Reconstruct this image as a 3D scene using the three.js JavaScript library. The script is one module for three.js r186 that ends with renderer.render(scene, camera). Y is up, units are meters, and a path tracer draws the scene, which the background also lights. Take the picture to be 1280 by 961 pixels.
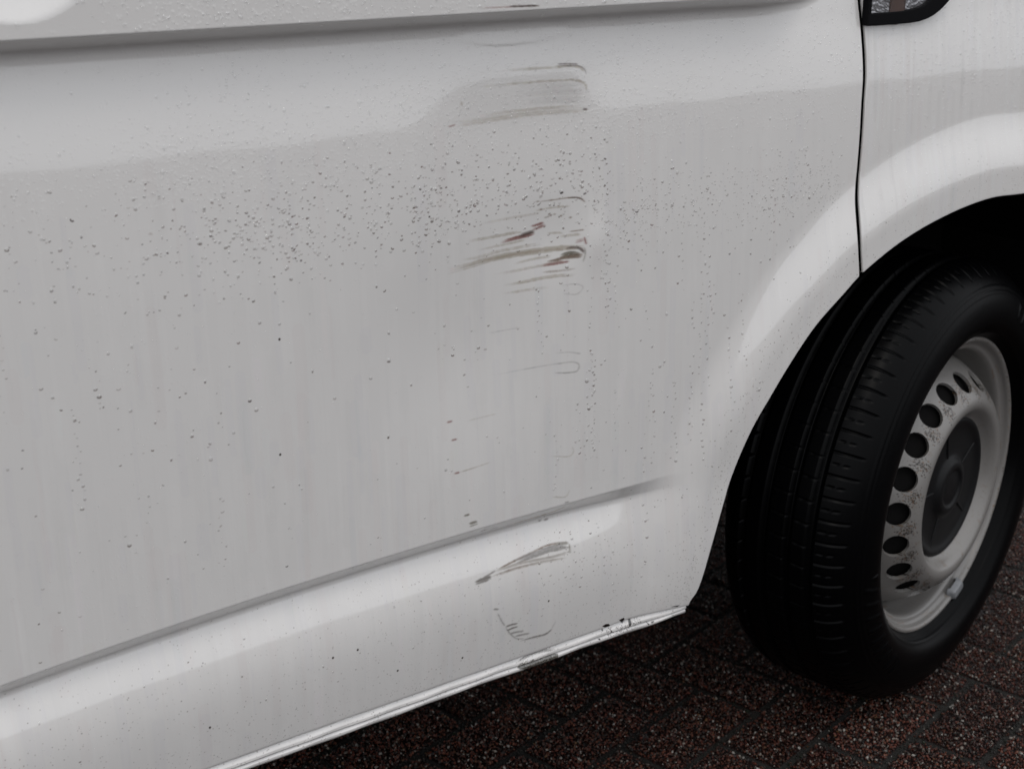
import * as THREE from 'three';
import { mergeGeometries } from 'three/addons/utils/BufferGeometryUtils.js';
import { RoundedBoxGeometry } from 'three/addons/geometries/RoundedBoxGeometry.js';

// ---------------------------------------------------------------- camera, sky, sun, exposure
const scene = new THREE.Scene();
const FOCAL = 1750, EYE = new THREE.Vector3(0, 1.15, 1.165);        // focal length in pixels of a 1280 x 961 frame
const camera = new THREE.PerspectiveCamera(2 * Math.atan(480.5 / FOCAL) * 180 / Math.PI, 1280 / 961, 0.05, 900);
camera.position.copy(EYE);
camera.lookAt(EYE.x + 0.51930543, EYE.y - 0.33895742, EYE.z - 0.7844933);
camera.updateMatrixWorld(true);
camera.focus = 1.5; camera.userData.fStop = 9;

const SKYW = 128, SKYH = 64, skyData = new Float32Array(SKYW * SKYH * 4);
for (let j = 0; j < SKYH; j++) for (let i = 0; i < SKYW; i++) {
  const el = ((j + 0.5) / SKYH - 0.5) * Math.PI, k = (j * SKYW + i) * 4;
  const up = Math.max(0, Math.sin(el)), b = 0.95 + 0.5 * up;         // even overcast, a little brighter overhead
  skyData[k] = 0.965 * b; skyData[k + 1] = 0.99 * b; skyData[k + 2] = 1.035 * b; skyData[k + 3] = 1;
}
const sky = new THREE.DataTexture(skyData, SKYW, SKYH, THREE.RGBAFormat, THREE.FloatType);
sky.mapping = THREE.EquirectangularReflectionMapping;
sky.magFilter = THREE.LinearFilter; sky.minFilter = THREE.LinearFilter; sky.needsUpdate = true;
scene.background = sky; scene.environment = sky;
scene.backgroundIntensity = 1; scene.environmentIntensity = 1;

const sun = new THREE.DirectionalLight(0xfff6ea, 0.5);
sun.position.set(-1.5, 9, 3.2); sun.target.position.set(1, 0.5, 0);
sun.castShadow = true; sun.shadow.radius = 34; sun.shadow.mapSize.set(2048, 2048);
Object.assign(sun.shadow.camera, { left: -4, right: 4, top: 4, bottom: -4, near: 1, far: 24 });
scene.add(sun, sun.target);

const renderer = new THREE.WebGLRenderer({ antialias: true });
renderer.toneMapping = THREE.LinearToneMapping;
renderer.toneMappingExposure = 0.85;
renderer.shadowMap.enabled = true;

// ---------------------------------------------------------------- helpers
let seed = 7331;
const rnd = () => { seed = (seed + 0x6D2B79F5) | 0; let t = Math.imul(seed ^ (seed >>> 15), 1 | seed); t = (t + Math.imul(t ^ (t >>> 7), 61 | t)) ^ t; return ((t ^ (t >>> 14)) >>> 0) / 4294967296; };
const R = (a, b) => a + (b - a) * rnd();
const gauss = () => (rnd() + rnd() + rnd() + rnd() - 2) * 1.0;
const lerp = (a, b, t) => a + (b - a) * t;
const clamp = (x, a = 0, b = 1) => Math.min(b, Math.max(a, x));
const sstep = (a, b, x) => { const t = clamp((x - a) / (b - a)); return t * t * (3 - 2 * t); };
const table = (pts) => (x) => {                                      // piecewise linear through [x, value]
  if (x <= pts[0][0]) { const [a, b] = pts; return a[1] + (b[1] - a[1]) / (b[0] - a[0]) * (x - a[0]); }
  for (let i = 1; i < pts.length; i++) if (x <= pts[i][0] || i === pts.length - 1) { const a = pts[i - 1], b = pts[i]; return a[1] + (b[1] - a[1]) / (b[0] - a[0]) * (x - a[0]); }
};
const RIGHT = new THREE.Vector3().setFromMatrixColumn(camera.matrixWorld, 0), UPV = new THREE.Vector3().setFromMatrixColumn(camera.matrixWorld, 1), BACK = new THREE.Vector3().setFromMatrixColumn(camera.matrixWorld, 2);
function onPlane(px, py, z) {                                        // a pixel of the photograph read as metres on the upright plane at z
  const d = RIGHT.clone().multiplyScalar((px - 640) / FOCAL).addScaledVector(UPV, -(py - 480.5) / FOCAL).sub(BACK);
  const t = (z - EYE.z) / d.z;
  return [EYE.x + d.x * t, EYE.y + d.y * t];
}
function mesh(name, geometry, material, parent) {
  const m = new THREE.Mesh(geometry, material);
  m.name = name; m.castShadow = m.receiveShadow = true;
  if (parent) parent.add(m);
  return m;
}
function grid(nu, nv, fn, uvfn, flip = false) {                      // (nu+1) x (nv+1) points
  const p = new Float32Array((nu + 1) * (nv + 1) * 3), uv = new Float32Array((nu + 1) * (nv + 1) * 2), ix = [];
  for (let j = 0; j <= nv; j++) for (let i = 0; i <= nu; i++) {
    const q = fn(i, j), k = j * (nu + 1) + i;
    p[k * 3] = q[0]; p[k * 3 + 1] = q[1]; p[k * 3 + 2] = q[2];
    const w = uvfn ? uvfn(q, i, j) : [i / nu, j / nv];
    uv[k * 2] = w[0]; uv[k * 2 + 1] = w[1];
  }
  for (let j = 0; j < nv; j++) for (let i = 0; i < nu; i++) {
    const a = j * (nu + 1) + i, b = a + 1, c = a + nu + 1, d = c + 1;
    if (flip) ix.push(a, c, b, b, c, d); else ix.push(a, b, c, b, d, c);
  }
  const g = new THREE.BufferGeometry();
  g.setAttribute('position', new THREE.BufferAttribute(p, 3)); g.setAttribute('uv', new THREE.BufferAttribute(uv, 2));
  g.setIndex(ix); g.computeVertexNormals();
  return g;
}
function box(x0, x1, y0, y1, z0, z1, r = 0.01) {
  const g = new RoundedBoxGeometry(x1 - x0, y1 - y0, z1 - z0, 2, r);
  g.translate((x0 + x1) / 2, (y0 + y1) / 2, (z0 + z1) / 2);
  return g;
}

// ---------------------------------------------------------------- shape of the van's side
// upright section: tilt (degrees, up positive) against height, integrated to depth
function section(ctl) {
  const f = table(ctl), y0 = 0.2, n = 2000, st = 0.0005, z = new Float64Array(n + 1);
  for (let i = 1; i <= n; i++) z[i] = z[i - 1] - Math.tan(f(y0 + (i - 0.5) * st) * Math.PI / 180) * st;
  const at = (y) => { const t = clamp((y - y0) / st, 0, n - 1), k = Math.floor(t); return lerp(z[k], z[k + 1], t - k); };
  const zero = at(0.56);
  return (y) => at(y) - zero;
}
const UPPER = [[0.5, 0], [0.6, 0.6], [0.7, 1.5], [0.8, 2.6], [0.88, 3.9], [0.915, 4.7], [0.925, 5.5], [0.935, 6.4], [0.96, 8], [0.99, 9], [1.004, 6], [1.011, 0], [1.0165, -28], [1.0195, -67], [1.0303, -67], [1.0322, 1.3], [1.2, 1.3]];
const secA = section([[0.2, -10], [0.3, -8], [0.35, -5], [0.375, -2], [0.39, 1], [0.406, 6], [0.425, 13], [0.442, 20], [0.464, 22.5], [0.4685, 0], [0.4715, -43], [0.4855, -43], [0.488, 0], ...UPPER]);
const secB = section([[0.2, -10], [0.3, -8], [0.35, -3], [0.4, 4], [0.45, 6], [0.49, 0.5], ...UPPER]);
const secC = section([[0.2, -10], [0.3, -8], [0.35, -3], [0.4, 4], [0.45, 6], [0.49, 0.5], ...UPPER.slice(0, 11), [1.2, 7]]);   // the wing, where the upper crease has run out
// arch edge, read off the photograph and laid on the plane of the lip, mirrored beyond the frame
const archPx = [[858, 770], [862, 753], [871, 739.7], [888, 687], [905, 627], [912.5, 601], [939.4, 537.5], [964.4, 493.7], [992.5, 447], [1020.6, 406], [1055, 367], [1077.5, 342], [1118.7, 307.5], [1156, 283], [1205, 258.7], [1242.5, 246], [1280, 241]];
const flare = (y) => 0.0148 * (0.25 + 0.75 * sstep(0.36, 0.56, y));
const archL = archPx.map(([x, y]) => { let q = [0, 0.6]; for (let k = 0; k < 6; k++) q = onPlane(x, y, secB(q[1]) + flare(q[1])); return q; });
const ARCHMID = 1.575;
const archCtl = archL.concat(archL.filter((q) => q[0] < ARCHMID - 0.05).map((q) => [2 * ARCHMID - q[0], q[1]]).reverse());
const archCurve = new THREE.CatmullRomCurve3(archCtl.map((q) => new THREE.Vector3(q[0], q[1], 0)), false, 'centripetal');
const arch = archCurve.getPoints(150).map((v) => [v.x, v.y]);
const archXofY = (y) => { for (let i = 1; i < 76; i++) if (arch[i][1] >= y) { const a = arch[i - 1], b = arch[i]; return lerp(a[0], b[0], (y - a[1]) / (b[1] - a[1] || 1)); } return 1.58; };
const archYofX = table(arch);
function archDist(x, y) {
  let best = 9;
  for (let i = 1; i < arch.length; i++) {
    const ax = arch[i - 1][0], ay = arch[i - 1][1], bx = arch[i][0] - ax, by = arch[i][1] - ay;
    const t = clamp(((x - ax) * bx + (y - ay) * by) / (bx * bx + by * by)), dx = x - ax - bx * t, dy = y - ay - by * t;
    best = Math.min(best, dx * dx + dy * dy);
  }
  return Math.sqrt(best);
}
const creaseLift = (x) => 0.0165 * (x - 0.6) - 0.062 * Math.max(0, 0.62 - x) ** 2 / 0.8 - 0.004 * sstep(0.7, 1, x);                        // the lower crease climbs a little towards the front
const bowl = onPlane(10, -72, secA(1.06)), brightOval = onPlane(655, 42, -0.008), dentA = onPlane(655, 115, -0.01), dentB = onPlane(690, 300, 0), dentC = onPlane(575, 440, 0);
function S(x, y, d = archDist(x, y)) {
  const w = 1 - sstep(0.84, 1.03, x), lift = creaseLift(x) * (1 - sstep(0.5, 0.62, y));
  let z = lerp(secB(y), secA(y - lift), y < 0.62 ? w : 1);
  z = lerp(z, secC(y), sstep(1.1, 1.22, x) * sstep(0.7, 0.8, y));
  z += flare(y) * (d < 0.028 ? 1 : 0.5 + 0.5 * Math.cos(Math.PI * clamp((d - 0.028) / 0.08)));  // flare round the wheel
  if (y > 1.031) z -= (x - 0.42) * 0.006 * (y - 1.031);
  let r2 = ((x - bowl[0]) / 0.066) ** 2 + ((y - bowl[1]) / 0.06) ** 2;                                 // hollow for the handle
  if (r2 < 1) z -= 0.017 * (1 - r2) ** 1.15;
  r2 = ((x - brightOval[0] - (y - brightOval[1]) * 0.4) / 0.076) ** 2 + ((y - brightOval[1]) / 0.0135) ** 2;                 // tilted oval added to the shape to give a bright reflection
  if (r2 < 1.0) z -= 0.04 * (y - brightOval[1]) * (1 - sstep(0.5, 1.0, r2));
  const u = x - dentA[0];                                                                             // pushed-in area above and round the scrapes
  z -= 0.0042 * sstep(-0.15, -0.03, u) * (1 - sstep(0.05, 0.12, u)) * (1 - sstep(0.912, 0.985, y)) * sstep(0.58, 0.91, y);
  z -= 0.009 * Math.exp(-(((x - dentC[0]) / 0.1) ** 2) - ((y - dentC[1]) / 0.11) ** 2);
  z += 0.00003 * (Math.sin(x * 61 + y * 23) + Math.sin(x * 37 - y * 71 + 2) + Math.sin(x * 97 + 1));    // slight waviness of pressed sheet
  z -= 0.003 * Math.exp(-(((x - dentB[0]) / 0.05) ** 2) - ((y - dentB[1]) / 0.035) ** 2);
  z += 0.0026 * Math.exp(-(((x - dentB[0] - 0.062) / 0.02) ** 2) - ((y - dentB[1] + 0.012) / 0.026) ** 2);
  return z;
}
function P(px, py) { let q = onPlane(px, py, 0); for (let k = 0; k < 4; k++) q = onPlane(px, py, S(q[0], q[1])); return q; }

// door gap
const gapPx = [[1075.3, 0], [1078, 27], [1081.5, 75.5], [1081.7, 100], [1080, 126], [1077.4, 172], [1073, 225], [1072.3, 255], [1075.3, 300], [1077, 338]];
const gapPts = gapPx.map(([x, y]) => P(x, y)).reverse();
gapPts.push([gapPts[gapPts.length - 1][0] - 0.012, 1.16]);
const gapX = (() => { const c = new THREE.CatmullRomCurve3(gapPts.map((q) => new THREE.Vector3(q[0], q[1], 0))).getPoints(90).map((v) => [v.y, v.x]); return table(c); })();

const seamPx = [[260.6, 960], [363.8, 922.5], [440, 895.3], [515, 869], [616, 833.4], [692, 807], [753, 785.5], [790, 772], [826, 764], [858, 757]], bottomPx = [[320.6, 961], [401, 932], [480, 903], [556, 875], [629, 848.5], [665, 837], [731, 812], [786, 793.5], [830, 778.5], [857, 769]];
const smooth = (pts) => table(new THREE.CatmullRomCurve3(pts.map((q) => new THREE.Vector3(q[0], q[1], 0))).getPoints(60).map((v) => [v.x, v.y]));
const sp = seamPx.map(([x, y]) => P(x, y)), bp = bottomPx.map(([x, y]) => P(x, y));
0 && console.log('seam', JSON.stringify(sp.map((q) => q.map((v) => +v.toFixed(4)))), 'bottom', JSON.stringify(bp.map((q) => q.map((v) => +v.toFixed(4)))));
const seamY = smooth([[-0.6, sp[0][1] + 0.002], [0.1, sp[0][1] + 0.001], ...sp]), bottomY = smooth([[-0.6, bp[0][1]], [0.1, bp[0][1]], ...bp]);

// ---------------------------------------------------------------- what lies on the paint: drops, dirt, scuffs
const doorTex = { x0: 0.16, x1: 1.32, y0: 0.25, y1: 1.08, w: 2048 };
doorTex.h = Math.round(doorTex.w * (doorTex.y1 - doorTex.y0) / (doorTex.x1 - doorTex.x0));
const fenderTex = { x0: 1.22, x1: 1.72, y0: 0.7, y1: 1.1, w: 1024, h: 819 };
for (const t of [doorTex, fenderTex]) {
  t.canvas = document.createElement('canvas'); t.canvas.width = t.w; t.canvas.height = t.h;
  t.c = t.canvas.getContext('2d'); t.k = t.w / (t.x1 - t.x0);
  t.to = (x, y) => [(x - t.x0) * t.k, (t.y1 - y) * t.k];
  t.c.fillStyle = '#e4e1de'; t.c.fillRect(0, 0, t.w, t.h);
  t.c.lineCap = 'round'; t.c.lineJoin = 'round';
}
const drops = { door: [], fender: [] };
const inDoor = (x, y) => x > 0.17 && x < Math.min(gapX(y) - 0.006, archXofY(y) - 0.004) && y > seamY(x) + 0.004 && y < 1.1;
const inFender = (x, y) => x > gapX(y) + 0.006 && x < 1.75 && y > archYofX(x) + 0.004 && y < 1.1;
function crescent(t, x, y, r, a, tone) {                             // mud and the dark ground mirrored in a drop's lower rim, both painted
  const [u, v] = t.to(x, y), c = t.c, k = t.k;
  if (rnd() < 0.45) { c.fillStyle = `rgba(${tone},${a})`; c.beginPath(); c.ellipse(u, v + r * k * 0.9, r * k * R(0.5, 1.1), r * k * R(0.3, 0.6), R(-0.7, 0.3), 0, 7); c.fill(); return; }
  c.strokeStyle = `rgba(${tone},${a})`; c.lineWidth = Math.max(0.8, r * k * R(0.4, 0.9));
  const s = R(0.1, 1.1), e = Math.PI - R(0.1, 1.0);
  c.beginPath(); c.ellipse(u, v + r * k * 0.35, r * k * R(0.7, 1.15), r * k * R(0.6, 1.0), R(-0.3, 0.3), s, e); c.stroke();
}
const MUD_AND_RIM = ['62,50,42', '74,60,52', '52,44,40', '84,72,64', '92,72,66'];  // mud colours, also used for the painted dark rims of drops
function drop(x, y, r, stretch = 1) { if (inDoor(x, y)) drops.door.push([x, y, r, stretch]); else if (inFender(x, y)) drops.fender.push([x, y, r, stretch]); }
function dirty(x, y, r, a = R(0.35, 0.85)) {
  a *= 0.35 + 0.65 * rnd(); if (rnd() < 0.05) r *= 1.35;
  if (!inDoor(x, y) && !inFender(x, y)) return;
  if (rnd() < 0.6) drop(x, y, r, R(0.9, 1.2));
  crescent(inDoor(x, y) ? doorTex : fenderTex, x, y, r, a, MUD_AND_RIM[Math.floor(rnd() * MUD_AND_RIM.length)]);
}
const clump = (() => { const c = []; for (let i = 0; i < 90; i++) c.push([R(0.1, 1.7), R(0.3, 1.1), R(0.02, 0.07)]); return (x, y) => { let s = 0; for (const [a, b, r] of c) { const q = ((x - a) ** 2 + (y - b) ** 2) / (r * r); if (q < 4) s += Math.exp(-q); } return s; }; })();
// clean beads: above the crease and in the upper band, more towards the front
for (let i = 0; i < 2600; i++) { const x = R(0.2, 1.7), y = R(1.031, 1.09); if (rnd() < 0.2 + 0.8 * sstep(0.3, 0.5, x)) drop(x, y, 0.0007 + 0.0013 * rnd() ** 3); }
for (let i = 0; i < 14000; i++) { const x = R(0.2, 1.7), y = R(0.87, 1.015); if (rnd() < (0.2 + 0.8 * sstep(0.35, 0.6, x)) * sstep(0.86, 0.91, y) * (0.6 + 0.5 * clump(x, y))) drop(x, y, 0.0004 + 0.0009 * rnd() ** 2.5, R(1, 1.3)); }
for (let i = 0; i < 1500; i++) { const x = R(0.22, 1.7), y = R(0.78, 1.03); if (rnd() < (0.35 + 0.65 * sstep(0.3, 0.6, x)) * sstep(0.74, 0.92, y)) drop(x, y, 0.0008 + 0.0011 * rnd() ** 2, R(1, 1.5)); }
for (let i = 0; i < 4200; i++) { const x = R(0.2, 1.25), y = R(0.34, 0.9); if (rnd() < 0.25 + 0.5 * clump(x, y)) drop(x, y, 0.0003 + 0.0006 * rnd() ** 2, R(1, 1.3)); }
for (let i = 0; i < 2600; i++) { const x = R(1.28, 1.7), y = R(0.75, 0.95); drop(x, y, 0.0003 + 0.0008 * rnd() ** 2.5, R(1, 1.3)); }
// drops with mud and painted dark lower rims
for (let i = 0; i < 2300; i++) { const x = R(0.22, 0.9), y = 0.852 + 0.047 * gauss(); if (y < 0.918 && rnd() < (0.5 + 0.4 * clump(x, y)) * (0.35 + 0.65 * sstep(0.35, 0.6, x))) dirty(x, y, R(0.0006, 0.0017) , R(0.2, 0.75)); }
for (let i = 0; i < 1400; i++) { const x = R(0.88, 1.25), y = 0.81 + 0.038 * gauss(); if (rnd() < 0.45 + 0.5 * clump(x, y)) dirty(x, y, R(0.0004, 0.001), R(0.25, 0.75)); }
for (let i = 0; i < 1100; i++) { const x = R(0.22, 1.2), y = R(0.56, 0.86); if (rnd() < lerp(0.25, 1, sstep(0.56, 0.84, y)) * (0.3 + clump(x, y))) dirty(x, y, R(0.0007, 0.0018), R(0.25, 0.85)); }
for (let i = 0; i < 260; i++) { const x = R(0.22, 1.0), y = R(0.35, 0.6); if (rnd() < 0.5) dirty(x, y, R(0.0006, 0.0014), R(0.25, 0.8)); }
for (let k = 0; k < 38; k++) {                                       // chains of drops that ran down
  const x = k < 33 ? R(0.79, 1.1) : R(0.25, 0.8), top = R(0.55, 0.82), n = 4 + Math.floor(R(0, 14));
  let y = top; for (let i = 0; i < n; i++) { y -= R(0.004, 0.014); if (y > 0.5 && archDist(x, y) > 0.03) dirty(x + gauss() * 0.003, y, R(0.0006, 0.0017), R(0.3, 0.8)); }
}
for (let k = 0; k < 10; k++) { const x = R(0.8, 1.0); let y = R(0.43, 0.47); for (let i = 0; i < 7; i++) { y -= R(0.006, 0.016); dirty(x + gauss() * 0.004, y, R(0.0006, 0.0016)); } }
// specks along the lip of the arch and low on the door
for (let i = 0; i < 1500; i++) {
  const q = arch[Math.floor(R(0, 90))], x = q[0] - R(-0.005, 0.09) * rnd(), y = q[1] + R(-0.02, 0.06);
  const t = inDoor(x, y) ? doorTex : inFender(x, y) ? fenderTex : null; if (!t || archDist(x, y) > 0.07 * rnd() + 0.01) continue;
  const [u, v] = t.to(x, y); t.c.fillStyle = `rgba(${MUD_AND_RIM[Math.floor(rnd() * 5)]},${R(0.15, 0.7)})`; t.c.beginPath(); t.c.ellipse(u, v, R(0.5, 1.3), R(0.5, 1.2), 0, 0, 7); t.c.fill();
}
for (let i = 0; i < 1700; i++) {
  const x = R(0.2, 1.03), y = seamY(x) + 0.004 + 0.16 * rnd() ** 1.6; if (!inDoor(x, y)) continue;
  const [u, v] = doorTex.to(x, y); doorTex.c.fillStyle = `rgba(${MUD_AND_RIM[Math.floor(rnd() * 5)]},${R(0.08, 0.45)})`; doorTex.c.beginPath(); doorTex.c.ellipse(u, v, R(0.4, 1.2), R(0.5, 1.4), 0, 0, 7); doorTex.c.fill();
}
for (let i = 0; i < 9; i++) { const [x, y] = P(...[[416, 822], [447, 812], [262, 909], [578, 822], [497, 838], [350, 568], [754, 788], [686, 751], [349, 424]][i]); const [u, v] = doorTex.to(x, y); doorTex.c.fillStyle = 'rgba(40,34,30,0.85)'; doorTex.c.beginPath(); doorTex.c.ellipse(u, v, 2.0, 2.2, 0.4, 0, 7); doorTex.c.fill(); }
// run marks of washed-down dirt: thin uneven lines, each with its own ends
for (let i = 0; i < 1500; i++) {
  const low = rnd() < 0.6, x = R(0.18, 1.28), y = low ? R(0.32, 0.62) : R(0.6, 0.93), len = R(0.015, 0.12), t = doorTex, [u, v] = t.to(x, y);
  t.c.strokeStyle = rnd() < 0.62 ? `rgba(150,140,130,${R(0.008, 0.026)})` : `rgba(246,245,244,${R(0.02, 0.07)})`; t.c.lineWidth = rnd() < 0.3 ? R(1.5, 4) : R(6, 24);
  t.c.beginPath(); t.c.moveTo(u, v); for (let k = 1; k <= 6; k++) t.c.lineTo(u + gauss() * 1.2 + k * 0.1, v + len * t.k * k / 6); t.c.stroke();
}
for (let i = 0; i < 300; i++) {
  const t = fenderTex, x = R(1.24, 1.72), y = R(0.78, 1.05), len = R(0.02, 0.12), [u, v] = t.to(x, y);
  t.c.strokeStyle = rnd() < 0.5 ? `rgba(150,142,136,${R(0.015, 0.04)})` : `rgba(246,246,246,${R(0.03, 0.09)})`; t.c.lineWidth = R(3, 18);
  t.c.beginPath(); t.c.moveTo(u, v); for (let k = 1; k <= 6; k++) t.c.lineTo(u + gauss() * 1.1, v + len * t.k * k / 6); t.c.stroke();
}
// scuffs, as points in the photograph laid on the door, drawn on a sheet of their own so that their edges can be softened
const sheet = document.createElement('canvas'); sheet.width = doorTex.w; sheet.height = doorTex.h; const sheetC = sheet.getContext('2d'); sheetC.lineJoin = 'round';
function scuff(pts, width, rgb, a0, a1 = a0, bristles = 1) {
  const t = doorTex, c = sheetC, q = new THREE.CatmullRomCurve3(pts.map(([x, y]) => { const m = t.to(...P(x, y)); return new THREE.Vector3(m[0], m[1], 0); })).getPoints(40);
  const W = width * 1.7;
  if (bristles >= 4) for (let i = 1; i < 38; i++) { c.strokeStyle = `rgba(${rgb},${0.42 * lerp(a0, a1, i / 40) * R(0.7, 1.1) * Math.min(1, 4 * i / 40, 4 - 4 * i / 40)})`; c.lineWidth = W * 0.8; c.lineCap = 'butt'; c.beginPath(); c.moveTo(q[i].x, q[i].y); c.lineTo(q[i + 1].x, q[i + 1].y); c.stroke(); }
  for (let b = 0; b < bristles; b++) {
    const off = bristles > 1 ? ((b + 0.5) / bristles - 0.5) * W + gauss() * 0.5 : 0, s = bristles > 3 ? Math.floor(R(0, 18) * rnd()) : bristles > 1 ? Math.floor(R(0, 8)) : 0, e = bristles > 3 ? 40 - Math.floor(R(0, 16) * rnd()) : bristles > 1 ? 40 - Math.floor(R(0, 6)) : 40, fade = bristles > 1 ? R(0.35, 1.25) : 1;
    for (let i = s; i < e; i++) {
      const n = i / 40, taper = Math.min(1, 0.3 + 5 * (i - s + 0.5) / 40, 0.45 + 6 * (e - i - 0.5) / 40), tx = q[i + 1].x - q[i].x, ty = q[i + 1].y - q[i].y, l = Math.hypot(tx, ty) || 1;
      c.strokeStyle = `rgba(${rgb},${clamp(lerp(a0, a1, n) * fade * taper * R(0.5, 1.2))})`; c.lineWidth = (bristles > 1 ? Math.max(0.9, W / bristles * R(0.8, 2.2)) : W * R(0.75, 1.2)) * (0.35 + 0.65 * taper);
      c.lineCap = 'butt';
      c.beginPath(); c.moveTo(q[i].x - ty / l * off, q[i].y + tx / l * off); c.lineTo(q[i + 1].x - ty / l * off, q[i + 1].y + tx / l * off); c.stroke();
    }
  }
}
const BEIGE = '134,120,100', BROWN = '82,62,46', DARK = '46,34,28', MAROON = '98,48,42', OLIVE = '66,60,46', GREY = '98,93,88';
scuff([[592, 92], [640, 87], [690, 84], [715, 82], [727, 85], [733, 94]], 2.2, BEIGE, 0.08, 0.5, 2);
scuff([[697, 80], [710, 79.5], [722, 80]], 1.1, DARK, 0.75, 0.85); scuff([[695, 82.5], [710, 82], [724, 82.5], [731, 87], [733, 93]], 1.0, DARK, 0.8, 0.35);
scuff([[605, 108], [660, 103], [700, 100.5], [722, 100.5], [732, 106], [733, 120]], 2, BEIGE, 0.12, 0.42, 2);
scuff([[598, 146], [640, 139], [690, 134.5], [728, 133.5]], 3, BEIGE, 0.1, 0.2, 4); scuff([[562, 156], [600, 151], [660, 142], [734, 137.5]], 6, BEIGE, 0.1, 0.15, 6);
scuff([[640, 118], [680, 114], [728, 112]], 10, GREY, 0.01, 0.08, 12); scuff([[650, 128], [690, 125], [730, 123]], 8, GREY, 0.02, 0.07, 10); scuff([[645, 107], [690, 106], [726, 106]], 5, GREY, 0.01, 0.06, 6);  // broad, faint grey strokes between the beige lines
scuff([[560, 158], [564, 157.5], [569, 155.5]], 1, MAROON, 0.6); scuff([[729, 136.5], [734, 136.5]], 2, DARK, 0.7); scuff([[577, 132], [577, 127]], 2, BEIGE, 0.4);
scuff([[631, 8], [650, 7.5], [678, 6.5]], 1.4, DARK, 0.6, 0.8, 2); scuff([[600, 10], [640, 8.5]], 1.4, MAROON, 0.1, 0.4);
scuff([[668, 252.5], [690, 250], [712, 247], [725, 247.5], [731.5, 252.5]], 1.2, BROWN, 0.3, 0.9); scuff([[711, 247], [720, 246.8], [728, 249]], 1, DARK, 0.7, 0.8);
scuff([[667, 264], [690, 259], [718, 257]], 2, BEIGE, 0.2, 0.4, 2); scuff([[600, 280], [640, 272], [680, 266]], 2, BEIGE, 0.06, 0.16, 2);
for (const [x, y] of [[672, 252], [676, 262], [682, 272], [685, 271], [688, 269], [693, 268], [701, 270], [713, 272]]) scuff([[x - 1.3, y], [x + 1.6, y - 0.7]], 1.5, BROWN, R(0.4, 0.8));
scuff([[624, 303.5], [640, 299], [655, 295], [668, 291]], 4, MAROON, 0.45, 0.75, 6); scuff([[648, 295.5], [658, 292], [668, 289.5]], 3.6, DARK, 0.6, 0.9, 5); scuff([[663, 283.5], [672, 280.5], [680, 277.5]], 2, MAROON, 0.45, 0.8, 3); scuff([[664, 287], [674, 284], [682, 280]], 3, MAROON, 0.3, 0.6, 4);
scuff([[577, 302.5], [620, 295], [655, 288]], 2.4, BEIGE, 0.12, 0.4, 3); scuff([[594, 313], [630, 305.5], [660, 299]], 2.4, BEIGE, 0.2, 0.45, 3); scuff([[577, 324], [600, 321], [620, 315], [645, 310], [676, 304.5]], 2.6, BEIGE, 0.2, 0.42, 3);
scuff([[560, 339], [590, 330.5], [620, 322], [660, 315], [700, 310.5], [730, 309]], 6, BEIGE, 0.22, 0.5, 8); scuff([[600, 327], [640, 318.5], [680, 313]], 2.5, BEIGE, 0.2, 0.4, 3);
scuff([[612, 345], [650, 337], [690, 329], [705, 326]], 2, BEIGE, 0.15, 0.45, 2); scuff([[626, 357.5], [660, 351], [690, 345.5], [722, 343]], 3, BEIGE, 0.3, 0.2, 4); scuff([[625, 368], [660, 362], [690, 358]], 2, BEIGE, 0.22, 0.06, 2); scuff([[640, 330], [670, 323], [690, 320]], 3, BEIGE, 0.1, 0.25, 4);
scuff([[707, 311], [716, 309], [726, 311], [731, 316]], 2.4, DARK, 0.55, 0.9, 3); scuff([[700, 319.5], [712, 316], [727, 317]], 4, OLIVE, 0.7, 0.85, 5); scuff([[684, 327], [694, 325.5], [706, 321.5], [728, 320]], 3.2, BROWN, 0.7, 0.5, 4); scuff([[674, 332], [690, 330], [712, 326]], 3, MAROON, 0.3, 0.45, 4); scuff([[700, 323], [715, 320], [730, 319]], 5, BROWN, 0.35, 0.5, 6);
scuff([[730.5, 296], [731.5, 300], [733, 305]], 1.6, MAROON, 0.7, 0.9); scuff([[712, 289.5], [722, 288], [730, 287]], 1, BROWN, 0.5, 0.7); scuff([[718, 303], [730, 299]], 3, MAROON, 0.15, 0.4, 3); scuff([[731, 309], [731.5, 318], [729, 327]], 1, OLIVE, 0.7, 0.4); scuff([[675, 340.5], [695, 338.5], [722, 335.5]], 2, BROWN, 0.35, 0.12, 3); scuff([[680, 292], [704, 291]], 2, BEIGE, 0.2, 0.25, 2); scuff([[698, 296], [728, 292]], 3, BEIGE, 0.15, 0.3, 3);
scuff([[617, 469], [660, 460.5], [700, 454], [718, 452.5], [724, 456], [722, 463], [712, 465.5], [694, 466]], 1.3, GREY, 0.12, 0.42); scuff([[694, 441.5], [712, 440], [726, 442]], 1.2, GREY, 0.1, 0.28); scuff([[612, 416], [650, 409]], 1.2, GREY, 0.15, 0.1); scuff([[700, 357], [722, 355], [729, 359], [722, 367], [705, 367]], 1.1, GREY, 0.14, 0.25); scuff([[688, 570], [714, 569], [717, 563], [715, 558]], 1.1, BEIGE, 0.3, 0.2); scuff([[584, 526], [620, 517]], 1.4, BEIGE, 0.14); scuff([[575, 590], [594, 584], [613, 577.5]], 1.2, BEIGE, 0.4, 0.2); scuff([[690, 621], [708, 620], [712, 612]], 1.2, BEIGE, 0.3, 0.2);
for (const [x, y] of [[562, 527], [567.5, 549.5], [571, 591]]) scuff([[x - 3, y + 0.8], [x + 3, y - 0.8]], 1.7, MAROON, 0.65, 0.8);
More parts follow.
